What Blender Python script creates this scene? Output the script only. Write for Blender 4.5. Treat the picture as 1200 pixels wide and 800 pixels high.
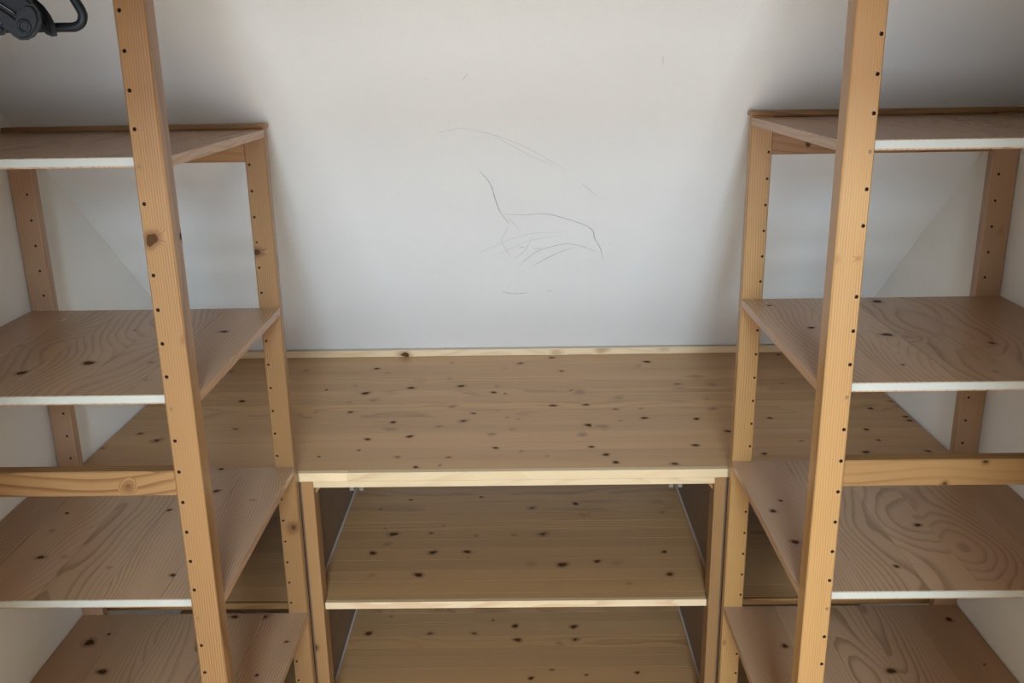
import bpy, bmesh, math, random
from mathutils import Vector, Matrix
random.seed(7)
for _o in list(bpy.data.objects): bpy.data.objects.remove(_o)
SC = bpy.context.scene
COL = SC.collection
EYE = 1.85                       # camera height above the floor

# ---------------------------------------------------------------- camera
cam_d = bpy.data.cameras.new('camera'); cam = bpy.data.objects.new('camera', cam_d); COL.objects.link(cam)
cam_d.sensor_fit = 'HORIZONTAL'; cam_d.sensor_width = 36.0
cam_d.lens = 1096.58 / 1200 * 36.0
cam_d.clip_start = 0.02
PITCH, YAW, ROLL = -0.295, 0.012, -0.0158
_f = Vector((-math.sin(YAW)*math.cos(PITCH), math.cos(YAW)*math.cos(PITCH), math.sin(PITCH)))
_r = Vector((math.cos(YAW), math.sin(YAW), 0)); _u = _r.cross(_f)
_c, _s = math.cos(ROLL), math.sin(ROLL)
_r, _u = _c*_r + _s*_u, -_s*_r + _c*_u
_m = Matrix((_r, _u, -_f)).transposed().to_4x4(); _m.translation = (0, 0, EYE)
cam.matrix_world = _m
SC.camera = cam

# ---------------------------------------------------------------- light and exposure
w = bpy.data.worlds.new('world'); SC.world = w; w.use_nodes = True
w.node_tree.nodes['Background'].inputs[0].default_value = (0.62, 0.76, 1.0, 1)
w.node_tree.nodes['Background'].inputs[1].default_value = 0.6
WIN_X, WIN_W, WIN_Z0, WIN_Z1, ROOM_Y = 0.0, 2.60, 0.50, 2.10, -4.2
def area(name, loc, direction, sx, sy, power, col):
    l = bpy.data.lights.new(name, 'AREA'); l.shape = 'RECTANGLE'; l.size = sx; l.size_y = sy
    l.energy = power; l.color = col
    o = bpy.data.objects.new(name, l); COL.objects.link(o); o.location = loc
    o.rotation_euler = Vector(direction).to_track_quat('-Z', 'Y').to_euler()
    return o
area('window_daylight', (WIN_X, ROOM_Y + 0.03, (WIN_Z0+WIN_Z1)/2), (0, 1, 0), WIN_W, WIN_Z1-WIN_Z0, 300, (0.73, 0.85, 1.0))
area('roof_window_daylight', (0.10, -2.0, 2.60), (0, 0.62, -0.78), 0.6, 0.9, 265, (0.51, 0.77, 1.0))
SC.view_settings.view_transform = 'Standard'; SC.view_settings.look = 'None'
SC.view_settings.gamma = 1.0; SC.view_settings.use_curve_mapping = False
SC.view_settings.exposure = -0.13

# ---------------------------------------------------------------- materials
def new_mat(name):
    m = bpy.data.materials.new(name); m.use_nodes = True
    nt = m.node_tree; nt.nodes.clear()
    out = nt.nodes.new('ShaderNodeOutputMaterial'); b = nt.nodes.new('ShaderNodeBsdfPrincipled')
    nt.links.new(b.outputs[0], out.inputs[0])
    return m, nt, b
class NT:
    def __init__(s, nt): s.nt = nt
    def lk(s, src, sock):
        if hasattr(src, 'is_output'): s.nt.links.new(src, sock)
        else: sock.default_value = src
    def math(s, op, a, b=0.0, c=0.0, clamp=False):
        n = s.nt.nodes.new('ShaderNodeMath'); n.operation = op; n.use_clamp = clamp
        s.lk(a, n.inputs[0]); s.lk(b, n.inputs[1]); s.lk(c, n.inputs[2]); return n.outputs[0]
    def comb(s, x, y, z):
        n = s.nt.nodes.new('ShaderNodeCombineXYZ')
        for i, v in enumerate((x, y, z)): s.lk(v, n.inputs[i])
        return n.outputs[0]
    def noise(s, vec, scale, detail=2.0, rough=0.5, out=0):
        n = s.nt.nodes.new('ShaderNodeTexNoise'); s.lk(vec, n.inputs['Vector'])
        n.inputs['Scale'].default_value = scale; n.inputs['Detail'].default_value = detail; n.inputs['Roughness'].default_value = rough
        return n.outputs[out]
    def mix(s, fac, a, b, mode='MIX'):
        n = s.nt.nodes.new('ShaderNodeMix'); n.data_type = 'RGBA'; n.blend_type = mode
        s.lk(fac, n.inputs['Factor']); s.lk(a, n.inputs['A']); s.lk(b, n.inputs['B']); return n.outputs['Result']
    def ramp(s, v, a, b, c=0.0, d=1.0, smooth=True):
        n = s.nt.nodes.new('ShaderNodeMapRange')
        n.interpolation_type = 'SMOOTHSTEP' if smooth else 'LINEAR'
        s.lk(v, n.inputs[0])
        for i, x in enumerate((a, b, c, d)): n.inputs[i+1].default_value = x
        return n.outputs[0]

def pine(name, along, light, dark, freq=170.0, hvar=0.05, h0=0.03, cxr=0.12, line=0.75, rough=0.36, tone=0.12, warp=1.6, spec=0.4):
    """solid softwood: growth rings cut by the board, fibre, tone per board, knots where the mesh carries 'kn'"""
    m, nt, b = new_mat(name); N = NT(nt)
    tc = nt.nodes.new('ShaderNodeTexCoord'); sp = nt.nodes.new('ShaderNodeSeparateXYZ'); nt.links.new(tc.outputs['Object'], sp.inputs[0])
    X, Y, Z = sp.outputs
    a, u, v = {'x': (X, Y, Z), 'y': (Y, X, Z), 'z': (Z, X, Y)}[along]
    oi = nt.nodes.new('ShaderNodeObjectInfo'); rnd = oi.outputs['Random']
    r1 = N.math('FRACT', N.math('MULTIPLY', rnd, 17.31)); r2 = N.math('FRACT', N.math('MULTIPLY', rnd, 91.7))
    off = N.math('MULTIPLY', rnd, 37.0)
    at = nt.nodes.new('ShaderNodeAttribute'); at.attribute_name = 'kn'; kn = at.outputs['Fac']
    # slow drift of the heart along the board and waviness of the rings
    big = N.noise(N.comb(N.math('MULTIPLY_ADD', a, 1.3, off), r1, N.math('MULTIPLY', u, 1.5)), 1.6, 1.0)
    fine = N.noise(N.comb(N.math('MULTIPLY_ADD', a, 3.0, off), N.math('MULTIPLY', u, 22.0), N.math('MULTIPLY', v, 22.0)), 1.0, 2.0)
    hh = N.math('ADD', N.math('MULTIPLY', N.math('SUBTRACT', big, 0.5), hvar*2.2), N.math('MULTIPLY_ADD', r2, h0, h0*0.6))
    cu = N.math('SUBTRACT', u, N.math('MULTIPLY', N.math('SUBTRACT', r1, 0.5), cxr))
    cv = N.math('ADD', hh, N.math('MULTIPLY', v, 0.35))
    rad = N.math('SQRT', N.math('ADD', N.math('MULTIPLY', cu, cu), N.math('MULTIPLY', cv, cv)))
    t = N.math('ADD', N.math('MULTIPLY', rad, freq), N.math('MULTIPLY', fine, warp))
    t = N.math('ADD', t, N.math('MULTIPLY', kn, 5.0))
    fr = N.math('FRACT', t)
    late = N.math('MULTIPLY', N.ramp(fr, 0.45, 0.93), N.ramp(fr, 1.0, 0.93))
    soft = N.noise(N.comb(N.math('MULTIPLY_ADD', a, 1.2, off), N.math('MULTIPLY', u, 14.0), N.math('MULTIPLY', v, 14.0)), 1.0, 2.0)
    fib = N.noise(N.comb(N.math('MULTIPLY', a, 14.0), N.math('MULTIPLY', u, 520.0), N.math('MULTIPLY', v, 520.0)), 1.0, 2.0, 0.6)
    f = N.math('MULTIPLY', late, N.math('MULTIPLY', N.ramp(soft, 0.3, 0.7, 0.35, 1.0), line))
    f = N.math('ADD', f, N.math('MULTIPLY', N.math('SUBTRACT', fib, 0.5), 0.34), clamp=True)
    f = N.math('ADD', f, N.math('MULTIPLY', N.math('SUBTRACT', soft, 0.5), 0.35), clamp=True)
    col = N.mix(f, (*light, 1), (*dark, 1))
    tn = N.math('MULTIPLY_ADD', N.math('SUBTRACT', r2, 0.5), tone*2, 1.0)
    col = N.mix(1.0, col, N.comb(tn, tn, N.math('MULTIPLY_ADD', N.math('SUBTRACT', r1, 0.5), tone*0.8, tn)), 'MULTIPLY')
    red = tuple(c*k for c, k in zip(dark, (0.62, 0.50, 0.42)))
    col = N.mix(N.ramp(kn, 0.05, 0.6, 0.0, 0.62), col, (*red, 1))
    kk = N.noise(N.comb(N.math('MULTIPLY', a, 60.0), N.math('MULTIPLY', u, 140.0), v), 1.0, 2.0)
    core = N.ramp(N.math('ADD', kn, N.math('MULTIPLY', N.math('SUBTRACT', kk, 0.5), 0.35)), 0.60, 0.74, 0.0, 0.93)
    col = N.mix(core, col, (0.060, 0.026, 0.009, 1))
    nt.links.new(col, b.inputs['Base Color'])
    N.lk(N.math('ADD', N.math('MULTIPLY', core, 0.35), N.math('MULTIPLY_ADD', soft, 0.14, rough - 0.07)), b.inputs['Roughness'])
    N.lk(N.math('MULTIPLY', N.math('SUBTRACT', 1.0, core), spec), b.inputs['Specular IOR Level'])
    bp = nt.nodes.new('ShaderNodeBump'); bp.inputs['Strength'].default_value = 0.12; bp.inputs['Distance'].default_value = 0.0006
    nt.links.new(N.math('ADD', f, fib), bp.inputs['Height']); nt.links.new(bp.outputs[0], b.inputs['Normal'])
    return m
def plaster(name, col, bump=0.25, mottled=0.05):
    m, nt, b = new_mat(name); N = NT(nt)
    tc = nt.nodes.new('ShaderNodeTexCoord'); P = tc.outputs['Object']
    n1 = N.noise(P, 2.3, 3.0); n2 = N.noise(P, 330.0, 2.0); n3 = N.noise(P, 45.0, 3.0)
    k = N.math('MULTIPLY_ADD', N.math('SUBTRACT', n1, 0.5), mottled*2, 1.0)
    k = N.math('ADD', k, N.math('MULTIPLY', N.math('SUBTRACT', n2, 0.5), 0.06))
    nt.links.new(N.mix(1.0, (*col, 1), N.comb(k, k, k), 'MULTIPLY'), b.inputs['Base Color'])
    b.inputs['Roughness'].default_value = 0.75; b.inputs['Specular IOR Level'].default_value = 0.2
    bp = nt.nodes.new('ShaderNodeBump'); bp.inputs['Strength'].default_value = bump; bp.inputs['Distance'].default_value = 0.0015
    nt.links.new(N.math('ADD', n2, n3), bp.inputs['Height']); nt.links.new(bp.outputs[0], b.inputs['Normal'])
    return m
def plain(name, col, rough=0.5, metal=0.0, spec=0.5, var=0.08, scale=60.0):
    m, nt, b = new_mat(name); N = NT(nt)
    tc = nt.nodes.new('ShaderNodeTexCoord')
    k = N.math('MULTIPLY_ADD', N.math('SUBTRACT', N.noise(tc.outputs['Object'], scale, 3.0), 0.5), var*2, 1.0)
    nt.links.new(N.mix(1.0, (*col, 1), N.comb(k, k, k), 'MULTIPLY'), b.inputs['Base Color'])
    b.inputs['Roughness'].default_value = rough; b.inputs['Metallic'].default_value = metal; b.inputs['Specular IOR Level'].default_value = spec
    return m
PL, PD = (0.300, 0.149, 0.055), (0.165, 0.068, 0.020)      # post pine
M = {}
M['post'] = pine('pine_post', 'z', PL, PD, freq=230, hvar=0.02, h0=0.05, cxr=0.30, line=0.85, warp=1.0, spec=0.5, rough=0.32)
M['rail'] = pine('pine_rail', 'x', PL, PD, freq=190, hvar=0.02, h0=0.05, cxr=0.2, line=0.85, warp=1.0)
M['strip'] = pine('pine_pale_strip', 'x', (0.62, 0.44, 0.25), (0.46, 0.27, 0.125), freq=120, line=0.5)
M['board'] = pine('pine_shelf_plank', 'y', (0.44, 0.255, 0.142), (0.24, 0.12, 0.057), freq=270, hvar=0.03, h0=0.05, cxr=0.2, line=0.8, warp=1.1, tone=0.05, rough=0.30)
M['stave'] = pine('pine_bench_stave', 'x', (0.455, 0.245, 0.102), (0.235, 0.108, 0.038), freq=150, hvar=0.02, h0=0.05, cxr=0.3, line=0.65, tone=0.08)
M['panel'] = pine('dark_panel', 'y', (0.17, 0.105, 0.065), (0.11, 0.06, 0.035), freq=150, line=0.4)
M['wall'] = plaster('white_plaster', (0.80, 0.78, 0.745))
M['post_rear_lifted'] = pine('pine_rear_post_lifted', 'z', (0.40, 0.235, 0.135), (0.27, 0.13, 0.065), freq=190, hvar=0.02, h0=0.05, cxr=0.30, line=0.6)  # post pine lightened to make up for weak light on the outer rear posts
M['room'] = plaster('cream_room_plaster', (0.76, 0.64, 0.50))
M['post_pale'] = pine('pine_pale_post', 'z', tuple(c*k for c, k in zip(PL, (1.32, 1.36, 1.26))), tuple(c*k for c, k in zip(PD, (1.3, 1.4, 1.35))), freq=230, hvar=0.02, h0=0.05, cxr=0.30, line=0.75, warp=1.0, spec=0.5, rough=0.32)
M['white'] = plain('white_edging', (0.44, 0.405, 0.335), 0.45, var=0.02)
M['metal'] = plain('grey_metal', (0.55, 0.50, 0.44), 0.45, 0.15)
M['brass'] = plain('pin_wood', (0.20, 0.105, 0.038), 0.6)
M['clip'] = plain('clip_grey_brown', (0.13, 0.105, 0.08), 0.6)
M['hole'] = plain('hole_dark', (0.05, 0.025, 0.012), 0.9)
M['black'] = plain('black_plastic', (0.006, 0.008, 0.010), 0.5, spec=0.22, var=0.2)
M['pencil'] = plain('pencil_grey', (0.26, 0.26, 0.27), 0.7, var=0.3, scale=200)
M['pencil2'] = plain('pencil_faint', (0.52, 0.515, 0.505), 0.7, var=0.2, scale=200)
M['floor'] = plain('pale_floor', (0.56, 0.41, 0.27), 0.5, var=0.05, scale=8)
KNOTS = {
 'table': [(-0.492,2.992,0.852,0.0115,1.0),(-0.451,2.944,0.852,0.0114,0.5),(-0.729,2.966,0.852,0.0114,0.7),(-0.622,2.777,0.852,0.0067,1.0),(-0.536,2.814,0.852,0.0068,0.7),(-0.493,2.749,0.852,0.016,1.0),(-0.531,2.667,0.852,0.0104,0.5),(-0.458,2.698,0.852,0.0157,0.6),(-0.512,2.585,0.852,0.0101,1.0),(-0.615,2.589,0.852,0.0101,0.5),(-0.375,2.496,0.852,0.011,1.0),(-0.377,2.434,0.853,0.0215,0.5),(-0.429,2.376,0.852,0.0105,1.0),(-0.315,2.392,0.852,0.0118,1.0),(-0.441,2.297,0.852,0.0057,1.0),(-0.539,2.262,0.852,0.0056,1.0),(-0.332,2.255,0.852,0.0089,0.8),(-0.277,2.185,0.852,0.0087,1.0),(-0.216,2.199,0.852,0.0066,0.7),(-0.355,2.77,0.852,0.0134,1.0),(-0.269,2.891,0.853,0.0098,1.0),(-0.24,2.875,0.852,0.0111,0.5),(-0.197,2.802,0.852,0.0136,1.0),(-0.334,2.848,0.852,0.0193,0.35),(-0.213,2.617,0.852,0.0153,0.7),(-0.147,2.562,0.852,0.0075,1.0),(-0.173,2.495,0.852,0.0147,0.8),(-0.24,2.464,0.852,0.0109,0.7),(-0.089,2.407,0.852,0.0118,0.7),(-0.032,2.432,0.853,0.0119,0.5),(-0.076,2.305,0.852,0.0091,1.0),(-0.198,2.246,0.852,0.0089,0.8),(-0.092,2.74,0.852,0.0106,1.0),(-0.056,2.726,0.852,0.0066,0.8),(-0.083,2.798,0.852,0.0081,0.7),(-0.076,2.582,0.852,0.0063,0.6),(-0.048,2.538,0.852,0.0074,0.7),(-0.016,2.514,0.852,0.0074,0.6),(-0.244,3.039,0.852,0.0088,0.7),(-0.061,2.959,0.852,0.0114,0.4),(0.1,3.081,0.852,0.0118,1.0),(-0.009,3.018,0.853,0.0145,0.8),(0.128,2.955,0.852,0.0114,0.8),(0.158,2.76,0.852,0.0134,1.0),(0.175,2.713,0.852,0.0184,0.6),(0.088,2.601,0.852,0.0127,1.0),(0.187,2.623,0.853,0.0102,1.0),(0.271,2.586,0.852,0.0101,0.8),(0.289,2.68,0.852,0.0182,0.5),(0.346,2.593,0.853,0.0076,0.7),(0.346,2.51,0.852,0.0123,1.0),(0.185,2.482,0.852,0.0146,1.0),(0.222,2.451,0.853,0.0168,0.6),(0.161,2.392,0.852,0.0164,0.6),(0.277,2.485,0.853,0.0073,0.6),(-0.015,2.514,0.853,0.0074,0.6),(0.18,2.303,0.852,0.0091,1.0),(0.214,2.255,0.852,0.0111,1.0),(0.235,2.206,0.852,0.0109,1.0),(-0.007,2.292,0.852,0.0068,0.7),(0.06,2.25,0.852,0.0067,0.6),(0.383,2.193,0.852,0.0109,1.0),(0.457,2.309,0.852,0.0114,1.0),(0.494,2.484,0.852,0.0109,1.0),(0.564,2.416,0.852,0.0106,1.0),(0.488,2.797,0.852,0.0135,0.8),(0.556,2.868,0.852,0.0248,0.6),(0.596,2.783,0.852,0.0134,0.7),(0.554,2.652,0.852,0.0103,0.5),(0.556,2.592,0.853,0.0126,0.7),(0.421,3.021,0.852,0.0145,1.0),(0.387,3.0,0.852,0.0115,0.6),(-0.98,2.973,0.852,0.0115,0.7),(-0.863,2.699,0.852,0.0131,1.0),(-0.817,2.46,0.852,0.0097,0.8),(-1.013,2.361,0.852,0.0187,0.8),(-1.079,2.43,0.852,0.0096,1.0),(-1.142,2.333,0.852,0.0116,0.7),(0.882,3.086,0.852,0.0088,1.0),(0.816,2.789,0.852,0.0081,0.8),(0.703,2.498,0.852,0.0097,1.0),(0.625,2.243,0.852,0.0089,1.0),(0.744,2.331,0.852,0.0069,0.8),(0.945,2.41,0.852,0.0094,1.0),(1.013,2.565,0.852,0.01,1.0),(1.088,2.492,0.852,0.0097,1.0),(1.088,2.472,0.852,0.0096,1.0),(0.951,2.332,0.852,0.0069,1.0),(0.89,2.249,0.852,0.0111,1.0),(1.051,2.255,0.852,0.0089,1.0),(1.095,2.605,0.852,0.0152,0.7),(0.563,2.416,0.852,0.0095,1.0)],
 'cs1': [(-0.625,2.837,0.47,0.0085,1.0),(-0.372,2.771,0.47,0.007,1.0),(-0.462,2.71,0.47,0.0055,1.0),(-0.4,2.557,0.47,0.0156,1.0),(-0.43,2.571,0.47,0.0078,0.5),(-0.41,2.484,0.47,0.0152,0.5),(-0.445,2.432,0.47,0.0125,1.0),(-0.27,2.453,0.47,0.0138,1.0),(-0.17,2.444,0.47,0.0125,1.0),(-0.285,2.549,0.47,0.0091,0.8),(-0.252,2.596,0.47,0.0079,0.6),(-0.299,2.317,0.47,0.0143,1.0),(-0.142,2.79,0.47,0.007,1.0),(-0.034,2.532,0.47,0.0103,0.6),(-0.147,2.529,0.47,0.0103,0.6),(-0.165,2.392,0.47,0.0061,0.6),(-0.431,2.317,0.47,0.0144,0.4),(0.024,2.702,0.47,0.0136,0.8),(0.164,2.735,0.47,0.011,1.0),(0.185,2.684,0.47,0.0216,0.4),(0.054,2.533,0.47,0.018,0.8),(0.433,2.679,0.47,0.0108,0.6),(0.342,2.51,0.47,0.0179,0.6),(0.403,2.424,0.47,0.0099,1.0),(0.205,2.386,0.47,0.011,1.0),(0.105,2.34,0.47,0.0168,1.0),(0.4,2.301,0.47,0.0118,1.0),(0.018,2.371,0.47,0.0219,0.4),(0.282,2.254,0.47,0.0093,0.5),(0.259,2.367,0.47,0.0219,0.35)],
 'cs2': [(-0.504,2.575,0.095,0.0136,1.0),(-0.307,2.572,0.095,0.0122,0.8),(-0.166,2.574,0.095,0.0108,0.8),(-0.036,2.62,0.095,0.0124,1.0),(-0.027,2.551,0.095,0.0135,1.0),(0.084,2.643,0.095,0.0097,1.0),(0.153,2.614,0.095,0.0137,1.0),(0.154,2.545,0.095,0.0134,0.8),(0.012,2.354,0.095,0.0101,1.0),(0.177,2.368,0.095,0.0076,0.8),(0.328,2.377,0.095,0.0089,1.0),(0.075,2.397,0.095,0.0077,0.8),(0.103,2.52,0.095,0.0106,0.5),(-0.108,2.648,0.095,0.0069,0.8),(-0.444,2.68,0.095,0.007,0.7),(-0.293,2.711,0.095,0.017,0.4)],
 'L2': [(-0.938,1.654,1.297,0.0144,1.0),(-0.838,1.709,1.297,0.0148,1.0),(-0.639,1.916,1.297,0.0128,0.9),(-0.838,1.935,1.297,0.0046,1.0),(-1.033,1.83,1.297,0.007,0.6),(-0.717,1.709,1.297,0.0066,0.7),(-0.687,1.606,1.297,0.0062,0.6)],
 'L3': [(-0.985,1.684,0.892,0.0104,0.9),(-0.687,1.61,0.892,0.0083,1.0),(-0.796,1.887,0.892,0.0076,1.0),(-1.02,1.877,0.892,0.0057,1.0),(-1.015,1.797,0.892,0.0073,0.6),(-0.827,1.641,0.892,0.0068,0.6),(-0.621,1.933,0.892,0.0078,0.6),(-0.718,1.981,0.892,0.01,1.0),(-0.745,2.103,0.892,0.0084,1.0),(-0.937,1.686,0.892,0.0104,0.4)],
 'L4': [(-1.08,1.99,0.481,0.0169,1.0),(-0.999,1.874,0.481,0.0141,1.0),(-1.047,2.024,0.481,0.0054,1.0),(-0.752,2.096,0.481,0.011,1.0),(-0.672,2.095,0.481,0.0132,0.8),(-0.591,1.986,0.481,0.0063,1.0),(-0.629,1.856,0.481,0.006,1.0)],
 'R2': [(0.808,2.072,1.304,0.0156,1.0),(0.733,1.81,1.304,0.0137,1.0),(0.598,1.867,1.304,0.0088,1.0),(0.558,2.052,1.304,0.0077,1.0),(0.911,1.745,1.304,0.0099,0.9),(0.69,1.619,1.304,0.0047,1.0),(0.774,1.791,1.304,0.0238,0.3),(0.836,1.575,1.304,0.0075,0.6)],
 'R3': [(0.541,1.847,0.895,0.0093,1.0),(0.55,1.711,0.895,0.0104,1.0),(0.826,1.777,0.895,0.009,1.0),(0.718,1.612,0.895,0.0066,1.0),(0.57,1.896,0.895,0.0057,1.0)],
 'R4': [(0.62,1.941,0.488,0.0102,1.0),(1.058,2.045,0.488,0.0107,1.0),(0.838,1.843,0.488,0.0137,1.0),(1.06,1.864,0.488,0.004,1.0)],
 'R1': [(0.707,1.821,1.715,0.0129,0.5),(0.877,1.942,1.715,0.0155,0.5),(0.889,1.755,1.715,0.0125,0.5)],
 'FL': [(-0.602,1.5,1.575,0.0125,1.0),(-0.568,1.5,1.404,0.0072,0.5)],
 'FLs': [(-0.567,1.535,1.573,0.0057,0.9)],
 'FR': [(0.51,1.5,1.528,0.0083,0.4),(0.548,1.5,1.528,0.0056,0.4)],
 'RL': [(-0.608,2.111,1.43,0.0118,0.9),(-0.582,2.111,0.727,0.015,0.8)],
 'RLs': [(-0.567,2.14,1.4,0.005,0.9)],
 'CL': [(-0.57,2.16,0.344,0.0114,1.0)],
 'RR': [(0.515,2.111,0.381,0.0067,0.6)],
 'RailL': [(-0.7,1.5,1.134,0.009,0.6)],
 'RailR': [(0.802,1.5,1.166,0.0059,0.9),(0.736,1.5,1.122,0.006,0.9)],
 'cleat': [(-0.412,3.115,0.86,0.0179,0.9),(0.277,3.115,0.874,0.0208,0.7),(0.117,3.115,0.861,0.0179,0.5),(0.491,3.115,0.87,0.0178,0.4)],
 'brR': [(0.638,2.12,1.654,0.0057,0.9)],
 'OR': [(1.087,2.111,1.457,0.0077,0.4)],
}
STROKES = [
 (0.45,[(-0.1926,2.1991,1.6859),(-0.1356,2.1877,1.6956),(-0.0893,2.1973,1.6874),(-0.0487,2.2128,1.674),(-0.0015,2.2363,1.6538),(0.0471,2.2682,1.6262),(0.1107,2.3197,1.5819)]),
 (0.35,[(0.1512,2.3613,1.546),(0.1974,2.4112,1.503)]),
 (0.25,[(-0.0605,2.2104,1.6761),(-0.0196,2.2398,1.6508),(0.0288,2.2734,1.6218),(0.0787,2.3025,1.5966)]),
 (0.8,[(-0.1015,2.3156,1.5854),(-0.0853,2.3412,1.5633),(-0.0739,2.37,1.5385),(-0.0661,2.4152,1.4996),(-0.0546,2.4625,1.4587),(-0.0319,2.5053,1.4219)]),
 (0.3,[(-0.0321,2.5124,1.4158),(-0.0434,2.543,1.3894),(-0.0551,2.5798,1.3576),(-0.028,2.6528,1.2947)]),
 (0.9,[(-0.0447,2.4705,1.4519),(0.0028,2.4734,1.4494),(0.0673,2.4717,1.4508),(0.119,2.4904,1.4347),(0.1759,2.5186,1.4104),(0.1966,2.5426,1.3897),(0.2024,2.569,1.367),(0.2228,2.6128,1.3292),(0.235,2.6641,1.285)]),
 (0.4,[(-0.0381,2.4774,1.4459),(-0.0012,2.5365,1.3949)]),
 (0.5,[(-0.1187,2.6248,1.3189),(-0.0626,2.5883,1.3503),(-0.012,2.5614,1.3735),(0.0444,2.5447,1.3879),(0.1286,2.5433,1.3891)]),
 (0.4,[(-0.0716,2.6348,1.3103),(-0.0271,2.6077,1.3336),(0.0234,2.576,1.3609),(0.1082,2.5586,1.3759)]),
 (0.65,[(-0.01,2.6883,1.2641),(0.0382,2.628,1.3161),(0.0884,2.6012,1.3392),(0.1312,2.5923,1.3469),(0.1753,2.6063,1.3348),(0.2134,2.6294,1.3149)]),
 (0.65,[(0.0313,2.6892,1.2634),(0.0753,2.6515,1.2958),(0.1182,2.6218,1.3214),(0.1537,2.6081,1.3333)]),
 (0.4,[(-0.0244,2.6552,1.2927),(0.009,2.6195,1.3234),(0.0291,2.5623,1.3727)]),
 (1,[(-0.0644,2.8086,1.1604),(-0.0394,2.8211,1.1497),(-0.0077,2.8231,1.1479),(0.0201,2.8184,1.152)]),
 (0.8,[(0.0754,2.809,1.1601),(0.0921,2.8133,1.1564)]),
 (0.7,[(-0.009,2.6059,1.3352),(0.0091,2.6029,1.3377)]),
 (0.6,[(0.0344,2.6112,1.3306),(0.0597,2.6095,1.3321)]),
 (0.5,[(0.1299,2.7116,1.244),(0.1375,2.713,1.2428)]),
 (0.5,[(0.1623,2.7099,1.2455),(0.17,2.7113,1.2443)]),
 (0.5,[(0.2929,2.7151,1.241),(0.3007,2.7164,1.2399)]),
 (0.5,[(0.2465,2.5968,1.343),(0.2538,2.5981,1.3419)]),
 (0.5,[(-0.1966,2.2326,1.6569),(-0.1907,2.2335,1.6562)]),
 (0.5,[(-0.2549,2.7466,1.2138),(-0.2474,2.748,1.2126)]),
 (0.5,[(0.1868,2.6631,1.2859),(0.1943,2.6644,1.2847)]),
 (0.5,[(0.2483,2.6494,1.2977),(0.2558,2.6507,1.2966)]),
 (0.5,[(-0.1629,2.1686,1.7121),(-0.1572,2.1694,1.7114)]),
 (0.3,[(0.2948,2.0087,1.8499),(0.2989,2.0324,1.8295)]),
 (0.3,[(-0.107,2.0433,1.8201),(-0.122,2.0616,1.8044)]),
 (0.3,[(-0.1999,2.054,1.8109),(-0.1949,2.0572,1.8082)]),
]

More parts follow.
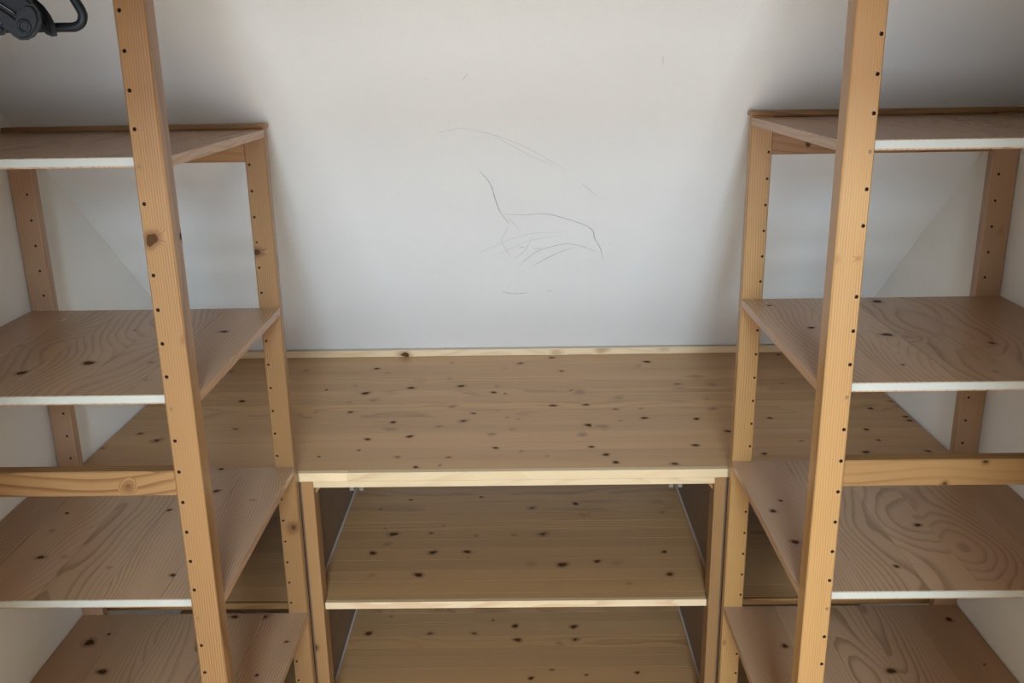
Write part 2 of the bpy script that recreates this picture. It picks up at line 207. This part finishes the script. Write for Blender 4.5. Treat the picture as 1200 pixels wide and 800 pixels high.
# ---------------------------------------------------------------- mesh helpers
class MB:
    """collects shapes in world metres; build() links them as one mesh whose origin is the base of its thing"""
    def __init__(s): s.v = []; s.f = []; s.kn = []; s.mi = []
    def add(s, verts, faces, kn=None, mi=0):
        o = len(s.v); s.v += [tuple(p) for p in verts]; s.f += [tuple(i+o for i in f) for f in faces]
        s.kn += list(kn) if kn else [0.0]*len(verts); s.mi += [mi]*len(faces)
    def box(s, x0, x1, y0, y1, z0, z1, b=0.0):
        if b <= 0:
            v = [(x, y, z) for z in (z0, z1) for y in (y0, y1) for x in (x0, x1)]
            s.add(v, [(0,2,3,1),(4,5,7,6),(0,1,5,4),(2,6,7,3),(0,4,6,2),(1,3,7,5)]); return
        bm = bmesh.new(); bmesh.ops.create_cube(bm, size=1)
        for q in bm.verts: q.co = ((x0+x1)/2+q.co.x*(x1-x0), (y0+y1)/2+q.co.y*(y1-y0), (z0+z1)/2+q.co.z*(z1-z0))
        bmesh.ops.bevel(bm, geom=list(bm.edges), offset=b, segments=1, affect='EDGES', clamp_overlap=True)
        bm.verts.index_update()
        s.add([q.co[:] for q in bm.verts], [[q.index for q in f.verts] for f in bm.faces]); bm.free()
    def prism(s, sec, p0, p1, axis):
        """section of (a,b) points swept along an axis: axis 'y' -> (x,z), 'x' -> (y,z), 'z' -> (x,y)"""
        n = len(sec)
        mk = {'y': lambda a, b, t: (a, t, b), 'x': lambda a, b, t: (t, a, b), 'z': lambda a, b, t: (a, b, t)}[axis]
        v = [mk(a, b, p0) for a, b in sec] + [mk(a, b, p1) for a, b in sec]
        f = [(i, (i+1) % n, n+(i+1) % n, n+i) for i in range(n)] + [tuple(range(n-1, -1, -1)), tuple(range(n, 2*n))]
        s.add(v, f)
    def knot(s, plane, c, ru, rv, strength, bounds, eps=0.0004):
        """an oval of knot wood lying flush in a face; plane gives the face, bounds clip it at the board's edges"""
        MB.NK = getattr(MB, 'NK', 0) + 1; eps = 0.0003 + 0.00002*(MB.NK % 12)
        rings = (0.0, 0.30, 0.62, 1.0); ks = (1.0, 0.80, 0.42, 0.0); n = 14
        ph = random.uniform(0, 6.28); v = []; kn = []
        for r, k in zip(rings, ks):
            for i in range(n if r > 0 else 1):
                a = 2*math.pi*i/n; wob = 1 + 0.13*math.sin(2*a+ph) + 0.08*math.sin(3*a+2*ph)
                du, dv = ru*r*wob*math.cos(a), rv*r*wob*math.sin(a)
                pu = min(max(c[0]+du, bounds[0]), bounds[1]); pv = min(max(c[1]+dv, bounds[2]), bounds[3])
                d = c[2]
                v.append({'Z': (pu, pv, d+eps), 'Y': (pu, d-eps, pv), 'X': (d+eps, pu, pv)}[plane]); kn.append(k*strength)
        f = [(0, 1+i, 1+(i+1) % n) for i in range(n)]
        for q in range(2):
            a0, b0 = 1+q*n, 1+(q+1)*n
            f += [(a0+i, b0+i, b0+(i+1) % n, a0+(i+1) % n) for i in range(n)]
        if plane == 'Y': pass
        s.add(v, f, kn)
    def build(s, name, mat, parent=None, origin=(0, 0, 0), smooth=False):
        ox, oy, oz = parent['_o'] if parent is not None else origin
        me = bpy.data.meshes.new(name)
        me.from_pydata([(x-ox, y-oy, z-oz) for x, y, z in s.v], [], s.f)
        for q in (mat if isinstance(mat, (list, tuple)) else [mat]): me.materials.append(q)
        for p, i in zip(me.polygons, s.mi): p.material_index = i; p.use_smooth = smooth
        if any(s.kn):
            at = me.attributes.new('kn', 'FLOAT', 'POINT'); at.data.foreach_set('value', s.kn)
        bm = bmesh.new(); bm.from_mesh(me); bmesh.ops.recalc_face_normals(bm, faces=bm.faces); bm.to_mesh(me); bm.free()
        o = bpy.data.objects.new(name, me); COL.objects.link(o)
        if parent is not None: o.parent = parent
        else: o.location = (ox, oy, oz)
        return o
ORIG = {}
class Ref(dict): pass
def thing(name, label, cat, loc, group=None):
    o = bpy.data.objects.new(name, None); COL.objects.link(o); o.location = loc; o.empty_display_size = 0.1
    o['label'] = label; o['category'] = cat; o['_o'] = loc
    if group: o['group'] = group
    return o
def part_empty(name, parent):
    o = bpy.data.objects.new(name, None); COL.objects.link(o); o.parent = parent; o['_o'] = parent['_o']; o.empty_display_size = 0.05
    return o
def struct(o, label): o['kind'] = 'structure'; o['label'] = label; return o

# ---------------------------------------------------------------- setting
WL, WR = -1.154, 1.108
SLOPE = 0.862
def slope_z(y): return EYE - 0.121 - SLOPE*(y - 2.149)
KNEE_Y = 3.20
TOP_Y, TOP_Z = 1.30 - 0.0, None
FLAT_Z = 2.75; FLAT_Y = 2.149 - (FLAT_Z - EYE + 0.121)/SLOPE
RL, RR_ = -2.3, 2.3               # the room in front of the closet is wider
JY0, JY1 = 0.60, 0.70
b = MB(); b.box(RL-0.1, RR_+0.1, ROOM_Y-0.12, KNEE_Y+0.1, -0.08, 0.0); struct(b.build('floor', M['floor']), 'floor of the attic room under the shelving')
b = MB(); b.box(WL-0.08, WL, JY1, KNEE_Y+0.08, 0.0, FLAT_Z+0.05); struct(b.build('wall_left', M['wall']), 'white plastered side wall left of the shelves')
b = MB(); b.box(RL-0.08, RL, ROOM_Y-0.12, JY1, 0, FLAT_Z+0.05); struct(b.build('wall_left', M['room']), 'cream left wall of the room in front of the closet')
b = MB(); b.box(WR, WR+0.08, JY1, KNEE_Y+0.08, 0.0, FLAT_Z+0.05); struct(b.build('wall_right', M['wall']), 'white plastered side wall right of the shelves')
b = MB(); b.box(RR_, RR_+0.08, ROOM_Y-0.12, JY1, 0, FLAT_Z+0.05); struct(b.build('wall_right', M['room']), 'cream right wall of the room in front of the closet')
b = MB(); b.box(WL, WR, KNEE_Y, KNEE_Y+0.08, 0.0, slope_z(KNEE_Y)-0.002); struct(b.build('wall_back', M['wall']), 'low knee wall behind the wooden sideboard')
b = MB()
y0, y1 = FLAT_Y, KNEE_Y + 0.08
b.prism([(y0, FLAT_Z), (y1, slope_z(y1)), (y1, slope_z(y1)+0.15), (y0, FLAT_Z+0.15)], RL, RR_, 'x')
ceil_s = struct(b.build('ceiling', M['wall']), 'sloping white attic ceiling above the sideboard, pencil scribbles on it')
ceil_s['_o'] = (0, 0, 0)
b = MB(); b.box(RL, RR_, ROOM_Y-0.12, FLAT_Y, FLAT_Z, FLAT_Z+0.1); struct(b.build('ceiling', M['room']), 'flat white ceiling of the room')
b = MB()
wx0, wx1 = WIN_X-WIN_W/2, WIN_X+WIN_W/2
b.box(RL, wx0, ROOM_Y-0.12, ROOM_Y, 0, FLAT_Z); b.box(wx1, RR_, ROOM_Y-0.12, ROOM_Y, 0, FLAT_Z)
b.box(wx0, wx1, ROOM_Y-0.12, ROOM_Y, 0, WIN_Z0); b.box(wx0, wx1, ROOM_Y-0.12, ROOM_Y, WIN_Z1, FLAT_Z)
struct(b.build('wall_front', M['room']), 'white wall with the window that lights the shelves')
b = MB()
for x in (wx0, wx1-0.04): b.box(x, x+0.04, ROOM_Y-0.08, ROOM_Y-0.03, WIN_Z0, WIN_Z1)
for z in (WIN_Z0, WIN_Z1-0.04): b.box(wx0+0.04, wx1-0.04, ROOM_Y-0.08, ROOM_Y-0.03, z, z+0.04)
struct(b.build('window_1', M['white']), 'white frame of the low window')

# unseen jamb walls, added to keep window light off the closet sides
for nm, xa, xb in (('light_blocker_1', RL, -0.67), ('light_blocker_2', 0.65, RR_)):
    b = MB(); b.prism([(JY0, 0), (JY1, 0), (JY1, min(slope_z(JY1), FLAT_Z)), (JY0, min(slope_z(JY0), FLAT_Z))], xa, xb, 'x'); struct(b.build(nm, M['room']), 'unseen jamb wall added to shade the sides of the closet')

b = MB(); b.prism([(JY0, 1.93), (JY1, 1.93), (JY1, slope_z(JY1)), (JY0, slope_z(JY0))], -0.67, 0.65, 'x'); struct(b.build('light_blocker_3', M['room']), 'unseen lintel added to shade the upper slope')  # unseen lintel, added to hold window light off the upper slope

# pencil strokes drawn on the slope
nrm = Vector((0, -SLOPE, -1)).normalized(); e2 = Vector((0, -1, SLOPE)).normalized()
def stroke_mesh(sel, name, mat, wid):
    b = MB()
    for k, pts in STROKES:
        if not sel(k): continue
        P = [Vector(p) for p in pts]
        # Catmull-Rom through the points
        Q = []
        for i in range(len(P)-1):
            p0 = P[max(i-1, 0)]; p1 = P[i]; p2 = P[i+1]; p3 = P[min(i+2, len(P)-1)]
            for j in range(6):
                t = j/6
                Q.append(0.5*((2*p1)+(p2-p0)*t+(2*p0-5*p1+4*p2-p3)*t*t+(3*p1-p0-3*p2+p3)*t**3))
        Q.append(P[-1]); v = []
        for i, q in enumerate(Q):
            d = (Q[min(i+1, len(Q)-1)]-Q[max(i-1, 0)]).normalized(); s = nrm.cross(d)
            ww = wid*(0.45+0.55*min(1, 4*min(i, len(Q)-1-i)/len(Q)))*random.uniform(0.7, 1.15)*(0.6+0.6*k)
            q = q + nrm*0.0006
            v += [q+s*ww/2, q-s*ww/2]
        b.add(v, [(2*i, 2*i+1, 2*i+3, 2*i+2) for i in range(len(Q)-1)])
    o = b.build(name, mat, ceil_s); o['kind'] = 'stuff'; return o
stroke_mesh(lambda k: k > 0.55, 'pencil_scribble', M['pencil'], 0.0016)
stroke_mesh(lambda k: k <= 0.55, 'pencil_scribble', M['pencil2'], 0.0016)

# ---------------------------------------------------------------- wooden pieces
HP = 0.0588                                    # pitch of the peg holes
def post(name, parent, x0, x1, y0, y1, z0, z1, hx=None, hz0=None, front_k=None, side_k=None, bev=0.0022, hr=0.0033, mat='post'):
    """a square post: chamfered front edges, a column of drilled peg holes in its front face, knots"""
    b = MB()
    sec = [(x0+bev, y0), (x0, y0+bev), (x0, y1), (x1, y1), (x1, y0+bev), (x1-bev, y0)]
    n = len(sec)
    v = [(p[0], p[1], z0) for p in sec] + [(p[0], p[1], z1) for p in sec]
    b.add(v, [(i, i+1, n+i+1, n+i) for i in range(n-1)] + [tuple(range(n)), tuple(range(2*n-1, n-1, -1))])
    xa, xb = x0+bev, x1-bev
    zs = []
    if hx is not None:
        z = hz0
        while z - HP > z0 + 0.04: z -= HP
        while z < z1 - 0.03:
            zs.append(z); z += HP
    lo = z0; SEG = 12
    for i, z in enumerate(zs):
        hi = (z + zs[i+1])/2 if i+1 < len(zs) else z1
        ring = [(hx+hr*math.cos(2*math.pi*j/SEG), y0, z+hr*math.sin(2*math.pi*j/SEG)) for j in range(SEG)]
        deep = [(p[0], y0+0.010, p[2]) for p in ring]
        C = [(xa, y0, lo), (xb, y0, lo), (xb, y0, hi), (xa, y0, hi)]
        V = C + ring + deep
        h = SEG//2
        # lower half: corners A,B and ring from angle 0 through 270 to 180
        mL, mR = len(V), len(V)+1; V += [(xa, y0, z), (xb, y0, z)]
        low = [0, 1, mR, 4] + [4+SEG-j for j in range(1, h)] + [4+h, mL]
        up = [3, mL, 4+h] + [4+j for j in range(h-1, 0, -1)] + [4, mR, 2]
        F = [tuple(low), tuple(up)]
        b.add(V, F)
        b.add(ring+deep, [(j, (j+1) % SEG, SEG+(j+1) % SEG, SEG+j) for j in range(SEG)] + [tuple(range(SEG, 2*SEG))], mi=1)
        lo = hi
    if lo < z1: b.add([(xa, y0, lo), (xb, y0, lo), (xb, y0, z1), (xa, y0, z1)], [(0, 1, 2, 3)])
    for kx, ky, kz, r, k in (KNOTS.get(front_k, []) if front_k else []):
        b.knot('Y', (kx, kz, y0), r*1.9, r*2.0, k, (xa, xb, z0, z1))
    for kx, ky, kz, r, k in (KNOTS.get(side_k, []) if side_k else []):
        b.knot('X', (ky, kz, x1), r*2.0, r*3.2, k, (y0+bev, y1, z0, z1))
    return b.build(name, [M[mat], M['hole']], parent), zs

def plank_y(parent, x0, x1, y0, y1, z0, z1, knots, notch=None, c=0.00015, mat='board', name='plank'):
    """one board of a shelf, grain from front to back; notch=(xa,xb,yn): that part starts further back at yn"""
    b = MB()
    def sec(a, q): return [(a, z0), (q, z0), (q, z1-c), (q-c, z1), (a+c, z1), (a, z1-c)]
    if notch:
        xa, xb, yn = notch
        b.prism(sec(x0, x1), yn, y1, 'y')
        if xa - x0 > 0.004: b.prism(sec(x0, xa), y0, yn, 'y')
        if x1 - xb > 0.004: b.prism(sec(xb, x1), y0, yn, 'y')
    else: b.prism(sec(x0, x1), y0, y1, 'y')
    for kx, ky, kz, r, k in knots:
        if x0 <= kx < x1: b.knot('Z', (kx, ky, z1), r*1.7, r*1.6, k, (x0+c, x1-c, y0+0.002, y1))
    return b.build(name, M[mat], parent)
def stave_x(parent, x0, x1, y0, y1, z0, z1, knots, c=0.00012, mat='stave', name='plank'):
    b = MB()
    b.prism([(y0, z0), (y1, z0), (y1, z1-c), (y1-c, z1), (y0+c, z1), (y0, z1-c)], x0, x1, 'x')
    for kx, ky, kz, r, k in knots:
        if y0 <= ky < y1:
            rv = min(r*1.5, (y1-y0)*0.45); ky = min(max(ky, y0+c+rv), y1-c-rv)      # a knot sits whole in its stave
            b.knot('Z', (kx, ky, z1), r*1.75, rv, k, (x0, x1, y0+c, y1-c))
    return b.build(name, M[mat], parent)

T = 0.0170
def unit(side, label, group, zs, xin, wall, out_rear, rail_z, cap, hz_front, hz_rear, hx_front, hx_rear, hx_out):
    """side -1: left of the opening; +1: right"""
    root = thing('shelving_unit', label, 'shelving', ((xin+wall)/2, 1.82, 0.0), group)
    s = side; W = 0.0485
    xo = wall - s*0.002                                        # a hair off the wall
    def span(a, q): return (min(a, q), max(a, q))
    YF, YFB, YB, YBB = 1.5, 1.539, 2.111, 2.140
    tag = 'L' if s < 0 else 'R'
    fx = span(xin, xin+s*W); gx = span(xo-s*0.05, xo)
    top = EYE + 0.36
    p, hz = post('post', root, fx[0], fx[1], YF, YFB, 0, top, hx_front, EYE+hz_front, 'F'+tag, 'FLs' if s < 0 else None, mat='post' if s < 0 else 'post_pale')
    post('post', root, gx[0], gx[1], YF, YFB, 0, top, (gx[0]+gx[1])/2, EYE+hz_front)
    rtop = EYE + cap[0]
    rx = span(xin, xin+s*W); ox = span(out_rear, xo)
    post('post', root, rx[0], rx[1], YB, YBB-0.004, 0, rtop, hx_rear, EYE+hz_rear, 'R'+tag, 'RLs' if s < 0 else None, hr=0.003, mat='post' if s < 0 else 'post_pale')
    post('post', root, ox[0], ox[1], YB, YBB-0.004, 0, rtop, hx_out, EYE+(-0.2808 if s < 0 else -0.2661), 'OR' if s > 0 else None, hr=0.003, mat='post_rear_lifted')
    # cap strip on the rear posts, rail under the top shelf
    c = span(xin - s*0.0035, xo)
    b = MB(); b.box(c[0], c[1], YB+0.002, YBB, EYE+cap[0], EYE+cap[1], 0.0012); b.build('cap_strip', M['rail'], root)
    m = span(xin+s*W, out_rear)
    b = MB(); b.box(m[0], m[1], 2.118, 2.134, EYE-0.2165, EYE+cap[0]-0.002, 0.0012)
    for kx, ky, kz, r, k in (KNOTS['brR'] if s > 0 else []): b.knot('Y', (kx, kz, 2.118), r*2, r*1.8, k, (m[0], m[1], EYE-0.215, EYE))
    b.build('crosspiece', M['rail'], root)
    # rail between the front posts
    r = span(xin+s*W, xo-s*0.05)
    b = MB(); b.box(r[0], r[1], 1.502, 1.530, EYE+rail_z[0], EYE+rail_z[1], 0.002)
    for kx, ky, kz, rr, k in KNOTS['RailL' if s < 0 else 'RailR']: b.knot('Y', (kx, kz, 1.502), rr*2.2, rr*1.8, k, (r[0], r[1], EYE+rail_z[0]+0.002, EYE+rail_z[1]-0.002))
    b.build('rail', M['rail'], root)
    # shelves: five boards each with a white edging between the front posts
    for i, z in enumerate(zs):
        sh = part_empty('shelf', root); z1 = EYE+z; z0 = z1-T
        e = span(xin, xo); n = 5; wd = (e[1]-e[0])/n
        cuts = [e[0]] + [e[0]+wd*(j+random.uniform(-0.16, 0.16)) for j in range(1, n)] + [e[1]]
        kn = KNOTS.get(tag+str(i+1), [])
        for j in range(n):
            x0, x1 = cuts[j] + (0.0006 if j else 0), cuts[j+1]
            nt_ = None
            if j == 0: nt_ = (x0, (fx if s > 0 else gx)[1], YFB)
            if j == n-1: nt_ = ((gx if s > 0 else fx)[0], x1, YFB)
            plank_y(sh, x0, x1, 1.5265, YB, z0, z1, kn, nt_)
        q = span(fx[0] if s < 0 else fx[1], gx[1] if s < 0 else gx[0])
        b = MB(); b.box(q[0]+0.0005, q[1]-0.0005, 1.5250, 1.5265, z0+0.0028, z1-0.0012); b.build('edging_strip', M['white'], sh)['label'] = 'white edging along the shelf'
        # two shelf pegs plugged in the posts just under the shelf
        b = MB()
        zz = min(hz, key=lambda h: abs(h-(z0-0.004)))
        b.prism([(hx_front+0.0031*math.cos(a*math.pi/5), zz+0.0031*math.sin(a*math.pi/5)) for a in range(10)], 1.4995, 1.509, 'y')
        b.build('shelf_peg', M['brass'], root)
    return root
unit(-1, 'pine shelving unit with four shelves standing on the left, beneath the black hangers', None,
     (-0.1449, -0.5526, -0.9578, -1.3693), -0.5667, WL, -1.099, (-0.7345, -0.6871), (-0.1430, -0.1335), 0.0768, -0.2213, -0.606, -0.606, -1.1155)
unit(1, 'pine shelving unit with four shelves standing on the right against the right wall', None,
     (-0.1351, -0.5457, -0.9546, -1.3622), 0.5092, WR, 1.0475, (-0.7305, -0.6808), (-0.1320, -0.1215), 0.0253, -0.2100, 0.5505, 0.5505, 1.065)

# ---------------------------------------------------------------- the deep sideboard under the slope
root = thing('sideboard', 'wide low pine sideboard under the slope, with knotty top and open lower shelves', 'sideboard', (0.0, 2.65, 0.0))
YT0, YT1 = 2.160, 3.135
zt = EYE-0.9975; ztb = zt-0.0237
x0, x1 = WL+0.004, WR-0.004
top = part_empty('tabletop', root)
for xa, xb in ((x0, -0.4475), (-0.4475, x1)):
    b = MB(); b.box(xa, xb, YT0, YT0+0.016, ztb, zt-0.0003, 0.0008); b.build('edge_lipping', M['strip'], top)
def staves(parent, xa, xb, ya, yb, z0, z1, kn, n):
    cuts = [ya] + [ya+(yb-ya)/n*(j+random.uniform(-0.2, 0.2)) for j in range(1, n)] + [yb]
    for j in range(n): stave_x(parent, xa, xb, cuts[j]+(0.0005 if j else 0), cuts[j+1], z0, z1-random.uniform(0, 0.00015), kn)
staves(top, x0, x1, YT0+0.016, YT1, ztb, zt, KNOTS['table'], 16)
b = MB(); b.box(x0, x1, 3.115, 3.133, zt, EYE-0.9745, 0.001)
for kx, ky, kz, r, k in KNOTS['cleat']: b.knot('Y', (kx, kz, 3.115), r*2.0, r*1.6, k, (x0, x1, zt, EYE-0.976))
b.build('cleat', M['strip'], root)
CLx0, CLx1, CRx0, CRx1 = -0.5668, -0.5355, 0.4800, 0.5087
post('post', root, CLx0, CLx1, YT0, 2.212, 0, ztb, front_k='CL', bev=0.001)
post('post', root, CRx0, CRx1, YT0, 2.212, 0, ztb, bev=0.001)
b = MB(); b.box(CLx1, CRx0, YT0, 2.182, ztb-0.0168, ztb, 0.0008); b.build('apron', M['strip'], root)
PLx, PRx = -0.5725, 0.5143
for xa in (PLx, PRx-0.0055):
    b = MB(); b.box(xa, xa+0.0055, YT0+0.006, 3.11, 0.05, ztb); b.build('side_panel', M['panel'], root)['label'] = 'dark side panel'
for xa, d in ((CLx1, 1), (CRx0, -1)):       # small chamfered corner blocks behind the apron
    b = MB(); b.prism([(xa, ztb), (xa+d*0.020, ztb), (xa+d*0.020, ztb-0.017), (xa, ztb-0.043)], 2.184, 2.206, 'y'); b.build('corner_block', M['rail'], root)
for xa in (-0.4500, -0.4255, 0.3690, 0.3915):     # small pale clips under the top, behind the apron
    b = MB(); b.box(xa, xa+0.0125, 2.188, 2.200, ztb-0.0400, ztb, 0.001); b.build('clip', M['clip'], root)
for z, kn in ((-1.380, 'cs1'), (-1.755, 'cs2')):
    sh = part_empty('shelf', root); z1 = EYE+z; z0 = z1-0.0200
    b = MB(); b.box(CLx1+0.0015, CRx0-0.0015, 2.1745, 2.1865, z0, z1-0.0002, 0.0008); b.build('edge_lipping', M['strip'], sh)
    staves(sh, CLx1+0.0015, CRx0-0.0015, 2.1865, 2.214, z0, z1, [], 1)
    staves(sh, PLx+0.0100, PRx-0.0100, 2.214, 3.11, z0, z1, KNOTS[kn], 15)
    for xa in (PLx+0.0055, PRx-0.0100):     # thin grey strips between shelf and side panels
        b = MB(); b.box(xa, xa+0.0045, 2.214, 3.11, z0, z1+0.003); b.build('metal_strip', M['metal'], sh)['label'] = 'thin light grey metal strip'
    for xa, xb in ((x0, PLx), (PRx, x1)):
        s2 = part_empty('shelf', root)
        b = MB(); b.box(xa, xb, 2.1745, 2.1865, z0+0.002, z1-0.0202+0.0200, 0.0008); b.build('edge_lipping', M['rail'], s2)
        staves(s2, xa, xb, 2.1865, 3.11, z0, z1, [], 14)
b = MB(); b.box(CLx1, CRx0, 2.20, 2.216, 0.0, EYE-1.776, 0.001); b.build('plinth', M['rail'], root)

# ---------------------------------------------------------------- hangers, upper left
def tube(pts, r, seg=10, closed=False):
    b = MB(); P = [Vector(p) for p in pts]; n = len(P); V = []; F = []
    up = Vector((0.13, 1, 0.21)).normalized()
    for i, p in enumerate(P):
        d = (P[(i+1) % n] - P[i-1]) if closed else (P[min(i+1, n-1)]-P[max(i-1, 0)])
        d.normalize(); s = d.cross(up).normalized(); t = s.cross(d)
        rr = r[i] if isinstance(r, (list, tuple)) else r
        V += [p + (s*math.cos(2*math.pi*j/seg)+t*math.sin(2*math.pi*j/seg))*rr for j in range(seg)]
    for i in range(n if closed else n-1):
        for j in range(seg):
            a0, b0 = i*seg, ((i+1) % n)*seg
            F.append((a0+j, a0+(j+1) % seg, b0+(j+1) % seg, b0+j))
    if not closed: F += [tuple(range(seg)), tuple(range((n-1)*seg, n*seg))]
    b.add(V, F); return b
def smooth_pts(P, n=8, closed=False):
    P = [Vector(p) for p in P]; Q = []; m = len(P)
    for i in range(m if closed else m-1):
        g = (lambda k: P[k % m]) if closed else (lambda k: P[min(max(k, 0), m-1)])
        p0, p1, p2, p3 = g(i-1), g(i), g(i+1), g(i+2)
        for j in range(n):
            t = j/n; Q.append(0.5*((2*p1)+(p2-p0)*t+(2*p0-5*p1+4*p2-p3)*t*t+(3*p1-p0-3*p2+p3)*t**3))
    if not closed: Q.append(P[-1])
    return Q
HY = 0.95
rod_z = EYE + 0.235; RX = -0.64
rod = thing('clothes_rail', 'round steel clothes rail under the slope that carries the black hangers', 'rail', (RX, 1.2, rod_z))
ye = 2.149 - (rod_z - EYE + 0.121)/SLOPE
b = tube([(RX, 0.78, rod_z), (RX, 1.0, rod_z), (RX, ye+0.006, rod_z)], 0.0125, 16); b.build('tube', M['metal'], rod, smooth=True)
b = tube([(RX, 0.82, rod_z), (RX, 0.82, rod_z+0.3), (RX, 0.82, slope_z(0.82))], 0.006, 10); b.build('hanging_bracket', M['metal'], rod, smooth=True)

def rot(P, o, ang):                         # turn about the vertical through o
    c, s = math.cos(ang), math.sin(ang)
    return [(o[0]+(x-o[0])*c-(y-o[1])*s, o[1]+(x-o[0])*s+(y-o[1])*c, z) for x, y, z in P]
def hook(parent, y, zneck):
    zc = rod_z - 0.012; P = [(RX, y, zneck), (RX, y, zc-0.020)]
    P += [(RX+0.0175*math.sin(a), y, zc+0.0157-0.0157*0-0.0175*math.cos(a)*-1+0) for a in []]
    cz = rod_z - 0.001
    arc = [(RX+0.0155*math.cos(a), y, cz+0.0155*math.sin(a)) for a in [math.radians(d) for d in range(-80, 200, 14)]]
    b = tube([P[0], (RX, y, cz-0.030)] + arc, 0.0019, 8); b.build('hook', M['metal'], parent, smooth=True)
# a tubular hanger: its bent right corner shows
h1 = thing('clothes_hanger', 'black tubular clothes hanger, its bent right corner sticking out at the upper left', 'hanger', (RX, 0.955, rod_z), 'black hangers on the clothes rail')
loop = [(RX, 0.155), (-0.55, 0.130), (-0.455, 0.099), (-0.4384, 0.0821), (-0.4309, 0.0666), (-0.4266, 0.0573), (-0.4228, 0.0495), (-0.4219, 0.0440), (-0.4245, 0.0378), (-0.4309, 0.0344), (-0.4417, 0.0341), (-0.4800, 0.0341), (-0.56, 0.0341), (RX, 0.0341)]
loop = [(x, 0.955, EYE+z) for x, z in loop]
full = loop + [(2*RX-x, y, z) for x, y, z in reversed(loop[1:-1])]
b = tube(smooth_pts(full, 6, True), 0.0045, 12, True); b.build('tubular_frame', M['black'], h1, smooth=True)
hook(h1, 0.955, EYE+0.153)
# two moulded hangers whose broad shoulder ends lie in front of it
def plate(poly, y, th, bev, h, name, mirror=False):
    bm = bmesh.new()
    pts = [((2*RX-x if mirror else x), y-th/2, EYE+z) for x, z in poly]
    f = bm.faces.new([bm.verts.new(p) for p in pts])
    r = bmesh.ops.extrude_face_region(bm, geom=[f]); vs = [q for q in r['geom'] if isinstance(q, bmesh.types.BMVert)]
    bmesh.ops.translate(bm, vec=(0, th, 0), verts=vs)
    bmesh.ops.recalc_face_normals(bm, faces=bm.faces)
    ed = [e for e in bm.edges if abs(e.verts[0].co.y-e.verts[1].co.y) < 1e-6]
    bmesh.ops.bevel(bm, geom=ed, offset=bev, segments=3, affect='EDGES', clamp_overlap=True)
    bm.verts.index_update()
    b = MB(); b.add([q.co[:] for q in bm.verts], [[q.index for q in g.verts] for g in bm.faces]); bm.free()
    return b.build(name, M['black'], h)
def dense(poly, closed=True): return [(p.x, p.z) for p in smooth_pts([(x, 0, z) for x, z in poly], 3, closed)]
LOW = [(-0.6400, 0.1270), (-0.5788, 0.0999), (-0.5149, 0.0717), (-0.4717, 0.0522), (-0.4620, 0.0454), (-0.4586, 0.0424), (-0.4553, 0.0475), (-0.4481, 0.0533), (-0.4405, 0.0524), (-0.4361, 0.0457), (-0.4358, 0.0376), (-0.4394, 0.0303), (-0.4451, 0.0244), (-0.4519, 0.0215), (-0.4581, 0.0216), (-0.4638, 0.0255), (-0.4742, 0.0382), (-0.5177, 0.0573), (-0.5822, 0.0843), (-0.6400, 0.1090)]
UP = [(-0.6400, 0.1300), (-0.5853, 0.1070), (-0.5204, 0.0800), (-0.4760, 0.0646), (-0.4600, 0.0659), (-0.4494, 0.0583), (-0.4429, 0.0501), (-0.4415, 0.0389), (-0.4501, 0.0300), (-0.4589, 0.0347), (-0.4636, 0.0445), (-0.4670, 0.0479), (-0.4776, 0.0551), (-0.5214, 0.0749), (-0.5862, 0.1027), (-0.6400, 0.1255)]
LOBE = [(-0.64, 0.118), (-0.5700, 0.0830), (-0.5169, 0.0541), (-0.4955, 0.0387), (-0.4879, 0.0363), (-0.4833, 0.0347), (-0.4824, 0.0308), (-0.4863, 0.0271), (-0.4929, 0.0264), (-0.5050, 0.0312), (-0.5229, 0.0436), (-0.5700, 0.0700), (-0.64, 0.104)]
FIN = [(-0.6400, 0.1520), (-0.5567, 0.1265), (-0.4834, 0.0924), (-0.4635, 0.0674), (-0.4567, 0.0597), (-0.4497, 0.0528), (-0.4446, 0.0443), (-0.4418, 0.0366), (-0.4410, 0.0258), (-0.4460, 0.0251), (-0.4514, 0.0275), (-0.4547, 0.0322), (-0.4548, 0.0414), (-0.4582, 0.0506), (-0.4688, 0.0599), (-0.4860, 0.0775), (-0.5591, 0.1149), (-0.6400, 0.1390)]
h2 = thing('clothes_hanger', 'black moulded hanger with broad rounded shoulder end, frontmost at the upper left', 'hanger', (RX, 0.905, rod_z), 'black hangers on the clothes rail')
for mir in (False, True):
    plate(LOW, 0.900, 0.008, 0.0028, h2, 'arm', mir); plate(UP, 0.910, 0.008, 0.0028, h2, 'arm', mir)
ring = [(-0.4505+0.0052*math.cos(2*math.pi*k/18), 0.8955, EYE+0.0335+0.0052*math.sin(2*math.pi*k/18)) for k in range(18)]
b = tube(ring, 0.0013, 8, True); b.build('boss', M['black'], h2, smooth=True)
hook(h2, 0.905, EYE+0.126)
h3 = thing('clothes_hanger', 'black moulded hanger with pointed shoulder tip, between the tubular and the frontmost hanger', 'hanger', (RX, 0.935, rod_z), 'black hangers on the clothes rail')
for mir in (False, True):
    plate(FIN, 0.937, 0.009, 0.0040, h3, 'shoulder', mir); plate(LOBE, 0.926, 0.007, 0.0028, h3, 'trouser_arm', mir)
hook(h3, 0.937, EYE+0.150)
for o in bpy.data.objects:
    if '_o' in o: del o['_o']
